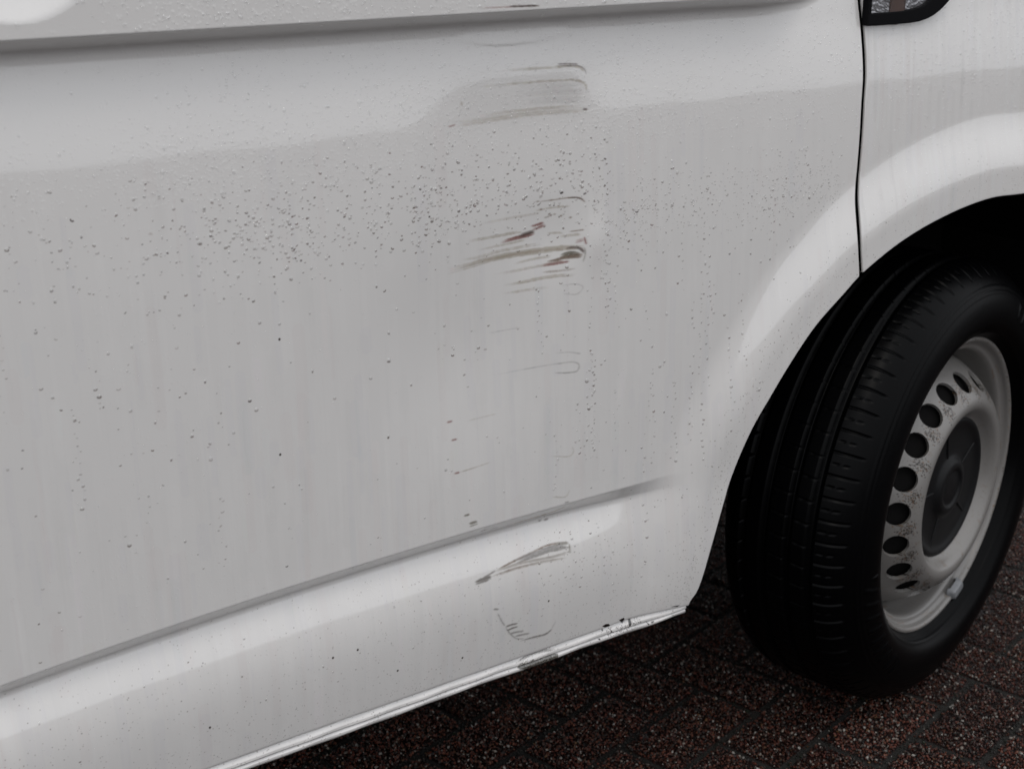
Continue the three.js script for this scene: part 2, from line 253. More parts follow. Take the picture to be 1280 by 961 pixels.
scuff([[579, 645], [587, 642.5]], 2, OLIVE, 0.5, 0.7, 2); scuff([[586, 655], [597, 651]], 1.8, OLIVE, 0.7, 0.7, 2); scuff([[587, 658], [597, 654.5]], 1.4, OLIVE, 0.5, 0.4); scuff([[601, 664.5], [607, 662]], 2, DARK, 0.75); scuff([[615, 661], [622, 659]], 1.6, GREY, 0.5);
scuff([[620, 662], [655, 650.5], [690, 640], [712, 631]], 2.2, '138,118,84', 0.25, 0.6, 3); scuff([[706, 628], [711, 627]], 1.6, GREY, 0.5); scuff([[673, 651], [676, 650]], 2, DARK, 0.5); scuff([[680, 650], [685, 648]], 2, DARK, 0.5);
scuff([[594, 728], [603, 725], [614, 721.5]], 5, GREY, 0.9, 0.85, 4); scuff([[604, 722], [612, 717.5], [619, 713]], 1.6, GREY, 0.7, 0.7); scuff([[619, 712.5], [640, 702], [660, 692.5], [686, 680.5], [708, 677.5]], 1.8, BROWN, 0.75, 0.6, 2); scuff([[640, 703.5], [660, 696], [690, 685.5], [712, 683]], 7, GREY, 0.55, 0.65, 9); scuff([[711.5, 679], [712.5, 691]], 1.6, OLIVE, 0.6, 0.5); scuff([[690, 680], [711, 678]], 3, OLIVE, 0.4, 0.6, 4);
scuff([[612, 722.5], [640, 712], [680, 702], [708, 698]], 2.4, '134,122,112', 0.7, 0.3, 3); scuff([[612, 716], [650, 704], [690, 696], [711, 690]], 3, '150,142,134', 0.5, 0.4, 4);
for (const [a, b] of [[[631, 783.5], [647, 779]], [[634, 788], [648, 783]], [[637, 792], [655, 788.5]], [[642, 796], [664, 791]]]) scuff([a, [(a[0] + b[0]) / 2, (a[1] + b[1]) / 2 - 0.6], b], 1.9, GREY, 0.85, 0.6, 2);
scuff([[650, 801], [670, 795.5], [684, 791.5], [690, 785.5]], 2.6, GREY, 0.7, 0.75, 3); scuff([[632, 784], [638, 792], [646, 798], [655, 798]], 1.2, GREY, 0.6, 0.4); scuff([[617, 761], [623, 761.5]], 2, GREY, 0.7); scuff([[622, 766], [627, 776], [631, 782]], 1.3, GREY, 0.4, 0.7); scuff([[690, 785], [695, 776]], 1, GREY, 0.4, 0.2);
for (const [ox, oy, a] of [[0, 0, 0.42], [1.6, 0.3, 0.2], [-1.6, -0.2, 0.2], [3.2, 0, 0.1], [-3.2, 0, 0.1], [0.3, 1.1, 0.22], [-0.3, -1.1, 0.22]]) { doorTex.c.globalAlpha = a; doorTex.c.drawImage(sheet, ox, oy); } doorTex.c.globalAlpha = 1; sheetC.clearRect(0, 0, sheet.width, sheet.height);
// sill: scraped patch, grey rub and chipped paint down to the dark coat
scuff([[645, 829.5], [664, 819], [680, 814], [695, 811]], 3, GREY, 0.75, 0.6, 4);
doorTex.c.drawImage(sheet, 0, 0);
{ const c = doorTex.c; c.fillStyle = 'rgba(96,92,86,0.9)'; c.beginPath(); [[646, 838], [652, 833], [668, 828], [684, 823], [697, 820], [696, 826], [688, 831], [672, 837], [660, 840]].forEach(([x, y], i) => { const m = doorTex.to(...P(x, y - 3.5)); i ? c.lineTo(...m) : c.moveTo(...m); }); c.fill(); }
for (let i = 0; i < 420; i++) { const n = rnd(), x = lerp(648, 695, n) , y = lerp(836, 823, n) + gauss() * 3.2, [u, v] = doorTex.to(...P(x, y - 3.5)); doorTex.c.fillStyle = `rgba(${['46,42,38', '70,66,60', '150,146,140', '120,114,106'][Math.floor(rnd() * 4)]},0.8)`; doorTex.c.beginPath(); doorTex.c.ellipse(u, v, R(0.6, 2.2), R(0.5, 1.2), -0.3, 0, 7); doorTex.c.fill(); }
function chip(pts) { const c = doorTex.c; c.fillStyle = 'rgba(22,18,17,0.95)'; c.beginPath(); pts.forEach(([x, y], i) => { const m = doorTex.to(...P(x, y - 3.5)); i ? c.lineTo(...m) : c.moveTo(...m); }); c.fill(); }
chip([[753, 786], [757, 783.5], [761, 783], [764, 787], [759, 788], [756, 787]]); chip([[774, 778], [780, 775.5], [781.5, 781], [779, 783], [776, 780]]); chip([[787, 779], [790, 776.5], [789, 782], [786, 787], [785.5, 783]]); chip([[763, 789], [765, 793], [763.5, 793]]); chip([[747, 802], [750, 801], [749.5, 803]]); chip([[807, 779], [811, 783], [810, 784]]); chip([[813, 781], [818, 779], [815, 781.5]]); chip([[838, 762], [850, 759.5], [847, 761.5]]);
for (let i = 0; i < 150; i++) { const n = rnd(), x = lerp(757, 800, n), y = lerp(796, 780, n) + gauss() * 5; const [u, v] = doorTex.to(...P(x, y - 3.5)); doorTex.c.fillStyle = `rgba(30,26,24,${R(0.3, 0.9)})`; doorTex.c.beginPath(); doorTex.c.ellipse(u, v, R(0.4, 1.3), R(0.4, 1.1), 0.5, 0, 7); doorTex.c.fill(); }
for (let i = 0; i < 900; i++) { const x = R(0.2, 1.02), y = lerp(seamY(x), bottomY(x), rnd() ** 0.8), [u, v] = doorTex.to(x, y); doorTex.c.fillStyle = `rgba(${MUD_AND_RIM[Math.floor(rnd() * 5)]},${R(0.1, 0.5)})`; doorTex.c.beginPath(); doorTex.c.ellipse(u, v, R(0.5, 2), R(0.4, 0.9), 0, 0, 7); doorTex.c.fill(); }

// relief of the finest drizzle, too small to lay drop by drop
function drizzle(t, list) {
  const cv = document.createElement('canvas'); cv.width = t.w; cv.height = t.h; const c = cv.getContext('2d'); c.fillStyle = '#000'; c.fillRect(0, 0, t.w, t.h);
  for (const [n, x0, x1, y0, y1, r0, r1, keep] of list) for (let i = 0; i < n; i++) {
    const x = R(x0, x1), y = R(y0, y1); if (keep && rnd() > keep(x, y)) continue;
    const [u, v] = t.to(x, y), r = R(r0, r1) * t.k; 
    for (const [f, a] of [[1, 0.25], [0.72, 0.3], [0.42, 0.35]]) { c.fillStyle = `rgba(255,255,255,${a})`; c.beginPath(); c.ellipse(u, v, r * f, r * f * 1.15, 0, 0, 7); c.fill(); }
  }
  const m = new THREE.CanvasTexture(cv); m.wrapS = m.wrapT = THREE.MirroredRepeatWrapping; return m;
}
const upperBand = (x, y) => (0.35 + 0.65 * sstep(0.3, 0.6, x)) * (0.45 + 0.5 * clump(x, y));
const doorDrizzle = drizzle(doorTex, [[15000, 0.16, 1.32, 0.88, 1.015, 0.0005, 0.0012, upperBand], [4500, 0.16, 1.32, 1.03, 1.08, 0.0006, 0.0015, (x) => 0.5 * sstep(0.25, 0.5, x)], [12000, 0.16, 1.32, 0.3, 0.9, 0.0005, 0.001, (x, y) => 0.3 + 0.4 * clump(x, y)]]);
const wingDrizzle = drizzle(fenderTex, [[13000, 1.22, 1.72, 0.7, 1.1, 0.0005, 0.0012, (x, y) => 0.5 + 0.4 * clump(x, y)]]);
const asMap = (t) => { const m = new THREE.CanvasTexture(t.canvas); m.colorSpace = THREE.SRGBColorSpace; m.wrapS = m.wrapT = THREE.MirroredRepeatWrapping; m.anisotropy = 8; return m; };
const uvOf = (t) => (q) => [(q[0] - t.x0) / (t.x1 - t.x0), (q[1] - t.y0) / (t.y1 - t.y0)];

// ---------------------------------------------------------------- materials
const coat = { roughness: 0.09, clearcoat: 1, clearcoatRoughness: 0.012, ior: 1.7 };
const doorPaint = new THREE.MeshPhysicalMaterial({ map: asMap(doorTex), bumpMap: doorDrizzle, bumpScale: 0.00013, ...coat });
const fenderPaint = new THREE.MeshPhysicalMaterial({ map: asMap(fenderTex), bumpMap: wingDrizzle, bumpScale: 0.00013, ...coat });
const whitePaint = new THREE.MeshPhysicalMaterial({ color: '#e4e1de', ...coat });
const blackPlastic = new THREE.MeshPhysicalMaterial({ color: new THREE.Color(0.007, 0.007, 0.0075), roughness: 0.45, specularIntensity: 0.4 });
const blackRubber = new THREE.MeshPhysicalMaterial({ color: new THREE.Color(0.006, 0.006, 0.007), roughness: 0.7, specularIntensity: 0.15 });
const underCoat = new THREE.MeshPhysicalMaterial({ color: new THREE.Color(0.008, 0.0075, 0.0075), roughness: 0.95, specularIntensity: 0.2 });
const darkGlass = new THREE.MeshPhysicalMaterial({ color: new THREE.Color(0.012, 0.014, 0.015), roughness: 0.05, clearcoat: 1 });
const water = new THREE.MeshPhysicalMaterial({ color: 0xffffff, transmission: 1, thickness: 0, roughness: 0.02, ior: 1.9 });

// ---------------------------------------------------------------- van
const van = new THREE.Group(); van.name = 'van'; scene.add(van);
van.userData = { label: 'white van with scuffed rain-beaded front door and turned steel front wheel', category: 'van' };

const ytop = 1.16;
function rows(from, to) {                                            // heights, closer together at the creases
  const out = [from]; let y = from;
  while (y < to - 1e-6) {
    const fine = (y > 0.452 && y < 0.502) || (y > 1.0 && y < 1.036) ? 0.0008 : (y > 0.36 && y < 0.56) || (y > 0.95 && y < 1.06) ? 0.002 : 0.0032;
    y = Math.min(to, y + fine); out.push(y);
  }
  return out;
}
{ // door
  const lower = 14, ys = rows(0.35, ytop), nu = 300, EDGE = [[0.0007, -0.0002], [0.0012, -0.001], [0.0013, -0.003], [0.0013, -0.022]];
  const nv = lower + ys.length - 1, xl = 0.118;
  const xr = (y) => Math.min(gapX(y) - 0.0042, archXofY(y));
  const g = grid(nu + 8, nv + 2, (i, j) => {
    const jj = Math.max(0, j - 2);
    let x = 0.6, y = 0.5; const u = clamp((i - 4) / nu);
    for (let k = 0; k < 4; k++) { y = jj < lower ? lerp(seamY(x), 0.35, jj / lower) : ys[jj - lower]; x = lerp(xl, xr(y), u); }
    let z = S(x, y);
    if (i > nu + 4) { const e = EDGE[i - nu - 5]; x += e[0]; z += e[1]; }
    if (i < 4) { const e = EDGE[3 - i]; x -= e[0]; z += e[1]; }
    if (j < 2) { y -= j === 1 ? 0.001 : 0.0012; z -= j === 1 ? 0.0012 : 0.012; }
    return [x, y, z];
  }, uvOf(doorTex));
  var door = mesh('door', g, doorPaint, van);
  door.userData.label = 'scuffed and dented front door covered in dirty raindrops';
}
{ // front wing
  const nu = 190, nv = 150, xr = 2.02, E = [[0.0007, -0.0002], [0.0011, -0.0009], [0.0012, -0.002], [0.0008, -0.0035]];
  const low = (x) => (x < 2.1 ? archYofX(x) : 0.4);
  const g = grid(nu + 4, nv + 4, (i, j) => {
    const u = clamp((i - 4) / nu), v = clamp((j - 4) / nv);
    let x = 1.4, y = 0.9;
    for (let k = 0; k < 6; k++) { y = lerp(Math.max(low(x), 0.2), 1.13, v); x = lerp(gapX(y) + 0.0046, xr, u); }
    let z = S(x, y);
    if (i < 4) { const e = E[3 - i]; x -= e[0]; z += e[1]; }
    if (j < 4) { const e = E[3 - j]; y -= e[0]; z += e[1]; }
    return [x, y, z];
  }, uvOf(fenderTex));
  var fender = mesh('front_wing', g, fenderPaint, van);
}
{ // sill under the door: two rolled ridges with a groove between
  const prof = table([[0, -0.013], [0.06, -0.0105], [0.15, -0.0068], [0.3, -0.002], [0.45, 0.0008], [0.56, 0.001], [0.6, -0.0012], [0.645, -0.0012], [0.7, 0.0006], [0.8, 0.0004], [0.9, -0.002], [1, -0.007]]);
  const nx = 240, nt = 34, x0 = -0.6, x1 = P(857.5, 769)[0];
  const g = grid(nx + 2, nt + 2, (i, j) => {
    const x = lerp(x0, x1, clamp(i / nx)), t = clamp(j / nt), top = seamY(x) + 0.006, y = lerp(top, bottomY(x), t);
    const front = sstep(x1 - 0.05, x1, x);
    let z = S(x, seamY(x)) - 0.001 + prof(t) * (1 - 0.35 * front) - 0.002 * front + 0.0004 * Math.sin(x * 90 + t * 9) * (x > 0.5 ? 1 : 0.4);
    if (j > nt) z -= j === nt + 1 ? 0.004 : 0.04;
    if (i > nx) z -= i === nx + 1 ? 0.002 : 0.03;
    return [x, y - (j > nt ? 0.0012 : 0), z];
  }, uvOf(doorTex), true);
  mesh('sill', g, doorPaint, van).userData.label = 'chipped and scraped sill edge below the door';
}
{ // rubber seal seen in the door gap, and a dark pillar behind it
  const pts = []; for (let y = 0.715; y < 1.14; y += 0.02) pts.push(new THREE.Vector3(gapX(y) + 0.0005, y, S(gapX(y), y) - 0.015));
  mesh('door_seal', new THREE.TubeGeometry(new THREE.CatmullRomCurve3(pts), 60, 0.009, 8), underCoat, van);
}
// the rest of the van: side behind the door, upper body, windows, underside, wheel housing
{
  const ys = rows(0.3, ytop);
  mesh('side_panel', grid(40, ys.length - 1, (i, j) => { const x = lerp(-2.6, 0.111, i / 40); return [x, ys[j], S(Math.min(x, 0.1), ys[j]) + (i === 40 ? -0.01 : 0)]; }), whitePaint, van);
  const prof = new THREE.Shape([[-2.7, 1.12], [2.02, 1.12], [1.95, 1.2], [1.2, 1.34], [0.55, 1.9], [0.3, 1.96], [-2.65, 1.97]].map((q) => new THREE.Vector2(...q)));
  const up = new THREE.ExtrudeGeometry(prof, { depth: 1.72, bevelEnabled: true, bevelSize: 0.02, bevelThickness: 0.02, bevelSegments: 2 }); up.translate(0, 0, -1.84);
  mesh('upper_body', up, whitePaint, van);
  const win = (pts) => { const s = new THREE.Shape(pts.map((q) => new THREE.Vector2(...q))); const g = new THREE.ExtrudeGeometry(s, { depth: 0.012, bevelEnabled: false }); g.translate(0, 0, -0.101); return g; };
  mesh('side_window', win([[0.2, 1.22], [1.12, 1.22], [0.5, 1.78], [0.2, 1.82]]), darkGlass, van);
  mesh('side_window', win([[-2.4, 1.22], [0.08, 1.22], [0.08, 1.82], [-2.4, 1.82]]), darkGlass, van);
  const far = [box(-2.6, 1.05, 0.29, 1.12, -1.9, -1.86), box(2.06, 2.12, 0.25, 1.1, -1.86, -0.06)];
  mesh('far_side', mergeGeometries(far), whitePaint, van);
  mesh('underbody', mergeGeometries([box(-2.6, 0.99, 0.275, 1.1, -1.85, -0.04), box(-2.6, 0.97, 0.17, 0.3, -1.82, -0.22), box(0.98, 2.06, 0.835, 1.12, -1.85, -0.05), box(0.98, 2.05, 0.2, 0.85, -1.4, -0.48), box(2.03, 2.08, 0.22, 1.0, -1.8, -0.05)]), underCoat, van);
  const liner = grid(120, 12, (i, j) => { const k = lerp(2, 148, i / 120), a = arch[Math.floor(k)], cx = ARCHMID, cy = 0.36, s = 1.03; return [cx + (a[0] - cx) * s, cy + (a[1] - cy) * s, lerp(0.0, -0.5, j / 12)]; });
  mesh('wheel_arch_liner', liner, blackPlastic, van);
}
// water on the paint
function scatterDrops(list, parent) {
  const g = new THREE.SphereGeometry(1, 10, 7), im = new THREE.InstancedMesh(g, water, list.length), m = new THREE.Matrix4(), q = new THREE.Quaternion(), Z = new THREE.Vector3(0, 0, 1), n = new THREE.Vector3(), e = 0.0015;
  list.forEach(([x, y, r, st], i) => {
    const z = S(x, y); n.set(-(S(x + e, y) - z) / e, -(S(x, y + e) - z) / e, 1).normalize(); q.setFromUnitVectors(Z, n);
    m.compose(new THREE.Vector3(x, y, z), q, new THREE.Vector3(r, r * st, r * 0.62)); im.setMatrixAt(i, m);
  });
  im.name = 'raindrops'; im.userData.kind = 'stuff'; im.castShadow = im.receiveShadow = true; parent.add(im);
}
scatterDrops(drops.door, door); scatterDrops(drops.fender, fender);

{ // side repeater lamp in the wing
  const lamp = new THREE.Group(); lamp.name = 'side_repeater'; van.add(lamp);
  const zAt = S(1.32, 1.0) + 0.01, q = (a) => a.map(([x, y]) => onPlane(x, y, zAt));
  const outer = q([[1086, 31], [1100, 30.3], [1120, 29], [1138, 27.5], [1150, 25.5], [1160, 22], [1168, 17.5], [1175, 12], [1182, 5], [1188, -2]]), inner = q([[1088.5, 18.5], [1098, 17.8], [1112, 16.8], [1130, 14.8], [1143, 12.4], [1152, 9.6], [1159, 6], [1166, -1]]);
  const closed = (pts, top) => [...pts.map((p) => new THREE.Vector2(...p)), new THREE.Vector2(pts[pts.length - 1][0] + 0.004, top), new THREE.Vector2(pts[0][0], top)];
  const so = new THREE.Shape(closed(outer, 1.056)), si = new THREE.Shape(closed(inner, 1.045)); so.holes.push(new THREE.Path(closed(inner, 1.045)));
  const zz = S(1.32, 1.0) + 0.0005;
  const gb = new THREE.ExtrudeGeometry(so, { depth: 0.009, bevelEnabled: true, bevelSize: 0.0012, bevelThickness: 0.0012, bevelSegments: 2 }); gb.translate(0, 0, zz);
  mesh('bezel', gb, blackRubber, lamp);
  const gl = new THREE.ExtrudeGeometry(si, { depth: 0.001, bevelEnabled: false }); gl.translate(0, 0, zz + 0.0075);
  mesh('lens', gl, new THREE.MeshPhysicalMaterial({ color: 0xffffff, transmission: 1, thickness: 0, roughness: 0.04, ior: 1.5 }), lamp);
  const x0 = inner[0][0] - 0.002, x1 = inner[inner.length - 1][0] + 0.01, y0 = inner[0][1] - 0.004;
  const gr = grid(70, 40, (i, j) => [lerp(x0, x1, i / 70), lerp(y0, 1.05, j / 40), zz + 0.002 + 0.0026 * (rnd() * 0.6 + 0.4 * ((i + j) % 2))]);
  mesh('reflector', gr, new THREE.MeshStandardMaterial({ color: new THREE.Color(0.5, 0.5, 0.52), metalness: 0.75, roughness: 0.3 }), lamp);
  const bx = onPlane(1119, 6, zz)[0], gu = new THREE.CapsuleGeometry(0.0135, 0.05, 4, 12); gu.scale(1, 1, 0.3); gu.translate(bx, 1.025, zz + 0.0042);
  mesh('bulb', gu, new THREE.MeshStandardMaterial({ color: new THREE.Color(0.09, 0.055, 0.045), roughness: 0.3 }), lamp);
}

// ---------------------------------------------------------------- front wheel, turned out at the rear
{
  const wheel = new THREE.Group(); wheel.name = 'front_wheel'; van.add(wheel);
  wheel.position.set(1.5468, 0.3254, -0.0362); wheel.rotation.y = 0.26888;   // local +z looks out of the wheel
  const pol = (r, a, ph) => [r * Math.cos(ph), r * Math.sin(ph), a];
  // tyre: outline [radius, along the axle] from the inner bead over the tread to the outer bead
  const out = [[0.205, -0.176], [0.218, -0.184], [0.245, -0.19], [0.275, -0.188], [0.3, -0.18], [0.316, -0.168], [0.3245, -0.156], [0.3285, -0.14], [0.33, -0.11], [0.3305, -0.083], [0.33, -0.056], [0.3285, -0.028], [0.3245, -0.011], [0.317, 0.001], [0.307, 0.011], [0.294, 0.0195], [0.277, 0.0265], [0.258, 0.029], [0.243, 0.0255], [0.231, 0.0165], [0.2235, 0.006], [0.216, -0.004], [0.206, -0.012]];
  const oc = new THREE.CatmullRomCurve3(out.map((q) => new THREE.Vector3(q[0], q[1], 0)), false, 'centripetal'), NP = 170, line = oc.getSpacedPoints(NP);
  const PITCH = 68, SUB = 22, NA = PITCH * SUB;
  const nrm = line.map((v, i) => { const a = line[Math.max(0, i - 1)], b = line[Math.min(NP, i + 1)], tx = b.x - a.x, ty = b.y - a.y, l = Math.hypot(tx, ty); return [ty / l, -tx / l]; });
  const grooves = [-0.136, -0.104, -0.068, -0.036];
  const carve = (i, k) => {
    const r = line[i].x, a = line[i].y; let d = 0;
    if (r > 0.322) for (const g of grooves) d = Math.max(d, 0.0065 * (1 - sstep(0.0032, 0.0048, Math.abs(a - g))));
    const ph = (k % SUB) / SUB, sl = (c, w) => 1 - sstep(w * 0.45, w, Math.abs(ph - c));
    if (r > 0.3 && a > -0.033 && a < 0.0095) { d = Math.max(d, 0.0019 * sl(0.25, 0.07) * sstep(-0.033, -0.028, a) * (1 - sstep(0.005, 0.0095, a))); d = Math.max(d, 0.0012 * sl(0.75, 0.05) * sstep(-0.026, -0.024, a) * (1 - sstep(-0.006, -0.003, a)) * (Math.abs(a + 0.0135) > 0.002 ? 1 : 0)); }
    if (r > 0.3 && a < -0.139) d = Math.max(d, 0.0035 * sl(0.4, 0.07));
    if (r > 0.322 && a > -0.1 && a < -0.04) d = Math.max(d, 0.0016 * sl(0.5 + (a + 0.07) * 4, 0.045));
    if (a > 0 && r < 0.312) { // ribs round the outer sidewall
      d -= 0.0011 * (1 - sstep(0.0008, 0.0017, Math.abs(r - 0.2965))) + 0.0008 * (1 - sstep(0.0006, 0.0014, Math.abs(r - 0.289))) + 0.0012 * (1 - sstep(0.001, 0.002, Math.abs(r - 0.231)));
      const ang = k / NA * 360, inBars = (ang > 187 && ang < 232) || (ang > 20 && ang < 62);
      if (inBars && r > 0.256 && r < 0.284) { const s = (ang * 0.2 + (r - 0.256) * 20) % 1; d -= 0.0012 * sstep(0.42, 0.5, s) * (1 - sstep(0.72, 0.8, s)) * sstep(0.256, 0.258, r) * (1 - sstep(0.282, 0.284, r)); }
    }
    return d;
  };
  const cy = wheel.position.y, gt = grid(NA, NP, (k, i) => {
    const d = carve(i, k % NA), r = line[i].x - nrm[i][0] * d, a = line[i].y - nrm[i][1] * d, p = pol(r, a, k / NA * Math.PI * 2);
    if (p[1] < -cy + 0.0006) p[1] = -cy + 0.0006;
    return p;
  }, (q, k, i) => [k / NA * 14, i / NP * 3]);
  const rc = document.createElement('canvas'); rc.width = rc.height = 512; const rx = rc.getContext('2d'); rx.fillStyle = '#111112'; rx.fillRect(0, 0, 512, 512);
  for (let i = 0; i < 2600; i++) { rx.fillStyle = rnd() < 0.9 ? `rgba(${rnd() < 0.5 ? '40,38,36' : '8,8,8'},${R(0.1, 0.5)})` : `rgba(96,90,82,${R(0.1, 0.5)})`; rx.beginPath(); rx.arc(R(0, 512), R(0, 512), R(0.4, 1.5), 0, 7); rx.fill(); }
  const rmap = new THREE.CanvasTexture(rc); rmap.colorSpace = THREE.SRGBColorSpace; rmap.wrapS = rmap.wrapT = THREE.RepeatWrapping;
  mesh('tyre', gt, new THREE.MeshPhysicalMaterial({ map: rmap, color: '#70707a', roughness: 0.36, specularIntensity: 0.17 }), wheel);
  // grit stuck in the tread
  // rim: barrel and flange by lathe, dished face with twenty round holes
  const prof = (pts, n) => new THREE.CatmullRomCurve3(pts.map((q) => new THREE.Vector3(q[0], q[1], 0)), false, 'centripetal').getSpacedPoints(n);
  const turn = (pl, na, thick) => grid(na, pl.length - 1, (k, i) => pol(pl[i].x, pl[i].y, k / na * Math.PI * 2), (q, k, i) => [k / na * 6, i / pl.length]);
  const flange = prof([[0.214, -0.014], [0.2195, -0.009], [0.2215, -0.002], [0.2205, 0.0028], [0.217, 0.0038], [0.2135, 0.001], [0.2115, -0.004], [0.208, -0.0075], [0.203, -0.0095], [0.2, -0.014], [0.1985, -0.024], [0.197, -0.036], [0.192, -0.05], [0.187, -0.062]], 60);
  const barrel = prof([[0.187, -0.062], [0.185, -0.08], [0.19, -0.1], [0.2, -0.115], [0.203, -0.16], [0.214, -0.172]], 24);
  const NH = 20, PH0 = 1.185, HR = 0.0185;
  // face from the well (s = 0) over the cone to the nose and down to the cap seat
  const facePts = prof([[0.1885, -0.048], [0.1855, -0.038], [0.181, -0.029], [0.17, -0.0105], [0.158, 0.005], [0.146, 0.0165], [0.137, 0.0225], [0.129, 0.025], [0.121, 0.0235], [0.115, 0.018], [0.11, 0.011], [0.105, 0.006], [0.098, 0.003], [0.08, -0.002]], 200);
  // cone part with holes: cells of the (angle, distance) grid bent so that a ring of vertices lies on every hole edge
  const arc = [0]; for (let i = 1; i < facePts.length; i++) arc.push(arc[i - 1] + facePts[i].distanceTo(facePts[i - 1]));
  const at = (s) => { s = clamp(s, 0, arc[arc.length - 1]); let i = 1; while (i < arc.length - 1 && arc[i] < s) i++; const t = (s - arc[i - 1]) / (arc[i] - arc[i - 1]); return [lerp(facePts[i - 1].x, facePts[i].x, t), lerp(facePts[i - 1].y, facePts[i].y, t)]; };
  let sh = 0; while (at(sh)[0] > 0.1585) sh += 0.0002;
  const s0 = sh - 0.0235, s1 = sh + 0.0235, halfA = Math.PI / NH, rh = at(sh)[0];
  const parts = [turn(flange, 180), turn(barrel, 120)];
  const strip = (a, b, n) => turn(Array.from({ length: n + 1 }, (_, i) => { const q = at(lerp(a, b, i / n)); return { x: q[0], y: q[1] }; }), 180);
  parts.push(strip(0, s0, 10), strip(s1, arc[arc.length - 1], 70));
  for (let h = 0; h < NH; h++) {
    const ac = PH0 + h * 2 * Math.PI / NH, NS = 48, NR = 9;
    parts.push(grid(NS, NR + 5, (k, j) => {
      const th = k / NS * 2 * Math.PI, c = Math.cos(th), s = Math.sin(th);
      const m = Math.max(Math.abs(c), Math.abs(s)), e = [c / m * halfA * rh, s / m * (s1 - s0) / 2];   // point on the cell's outline
      const hole = [c * HR * 0.96, s * HR]; let depth = 0;
      let t = (j - 5) / NR;
      if (j < 5) { t = 0; depth = [0.005, 0.0035, 0.002, 0.0008, 0.0002][j]; }
      const a = lerp(hole[0], e[0], Math.max(t, 0)), b = lerp(hole[1], e[1], Math.max(t, 0)), q = at(sh + b), q2 = at(sh + b + 0.001), dx = q2[0] - q[0], dy = q2[1] - q[1], l = Math.hypot(dx, dy);
      const nx = dy / l, ny = -dx / l, sg = ny > 0 ? -1 : 1;
      return pol(q[0] + nx * sg * depth, q[1] + ny * sg * depth, ac + a / rh);
    }, (q, k, j) => [(Math.atan2(q[1], q[0]) / (2 * Math.PI) + 1) * 6 % 6, 0.5]));
  }
  // planar uv for the dirt on the rim
  const rimGeo = mergeGeometries(parts.map((g) => { const p = g.attributes.position, uv = g.attributes.uv; for (let i = 0; i < p.count; i++) uv.setXY(i, p.getX(i) / 0.46 + 0.5, p.getY(i) / 0.46 + 0.5); return g; }));
  const dc = document.createElement('canvas'); dc.width = dc.height = 1024; const dx = dc.getContext('2d'); dx.fillStyle = '#827f7c'; dx.fillRect(0, 0, 1024, 1024);
  const K = 1024 / 0.46, toR = (r, ph) => [512 + r * Math.cos(ph) * K, 512 - r * Math.sin(ph) * K];
  for (let i = 0; i < 9000; i++) { const [x, y] = toR(R(0.08, 0.222), R(0, 6.283)); dx.fillStyle = `rgba(${rnd() < 0.6 ? '92,74,60' : '140,128,114'},${R(0.05, 0.3)})`; dx.beginPath(); dx.arc(x, y, R(0.5, 1.8), 0, 7); dx.fill(); }
  for (let h = 0; h < NH; h++) for (let i = 0; i < 130; i++) { // rusty black specks between the holes
    const [x, y] = toR(0.147 + gauss() * 0.011, PH0 + (h + 0.5) * 2 * Math.PI / NH + gauss() * 0.07); dx.fillStyle = `rgba(${rnd() < 0.8 ? '28,22,18' : '96,60,30'},${R(0.5, 0.95)})`; dx.beginPath(); dx.ellipse(x, y, R(0.7, 2.6), R(0.7, 2.2), R(0, 3), 0, 7); dx.fill();
  }
  for (let i = 0; i < 700; i++) { const [x, y] = toR(R(0.2145, 0.2215), R(0, 6.283)); dx.fillStyle = `rgba(${rnd() < 0.6 ? '60,44,32' : '110,76,46'},${R(0.3, 0.85)})`; dx.beginPath(); dx.ellipse(x, y, R(0.7, 2.8), R(0.6, 1.8), R(0, 3), 0, 7); dx.fill(); }
  for (let i = 0; i < 70; i++) { const [x, y] = toR(R(0.1, 0.2), R(0, 6.283)); for (let k = 0; k < 14; k++) { dx.fillStyle = `rgba(96,72,54,${R(0.03, 0.12)})`; dx.beginPath(); dx.ellipse(x + gauss() * 9, y + gauss() * 9, R(1, 7), R(1, 4), R(0, 3), 0, 7); dx.fill(); } }
  for (let i = 0; i < 26; i++) { const ph = R(0, 6.283), r = R(0.19, 0.214), n = 5; dx.strokeStyle = `rgba(104,70,44,${R(0.15, 0.5)})`; dx.lineWidth = R(1, 4); dx.beginPath(); for (let k = 0; k <= n; k++) { const [x, y] = toR(r + gauss() * 0.001, ph + k * R(0.02, 0.03)); k ? dx.lineTo(x, y) : dx.moveTo(x, y); } dx.stroke(); }
  const dmap = new THREE.CanvasTexture(dc); dmap.colorSpace = THREE.SRGBColorSpace;
  mesh('rim', rimGeo, new THREE.MeshPhysicalMaterial({ map: dmap, metalness: 0.15, roughness: 0.4, clearcoat: 0.4, clearcoatRoughness: 0.25 }), wheel);
  const backing = []; for (let i = 0; i < 200; i += 4) { const q = facePts[i]; backing.push({ x: Math.min(q.x, 0.178) * 0.985, y: q.y - 0.014 }); } backing.unshift({ x: 0.176, y: -0.1 });
  mesh('dark_backing', turn(backing, 90), underCoat, wheel);  // unseen dark shell added close behind the face so its holes look black
  // black hub cap: shallow dish with ribs and a raised middle
  const capLine = prof([[0.1045, 0.002], [0.1035, 0.0075], [0.099, 0.0085], [0.088, 0.0045], [0.07, 0.003], [0.048, 0.004], [0.043, 0.0075], [0.038, 0.011], [0.03, 0.0115], [0.027, 0.009], [0.012, 0.0095], [0.0005, 0.0095]], 60);
  const cap = [turn(capLine, 90)];
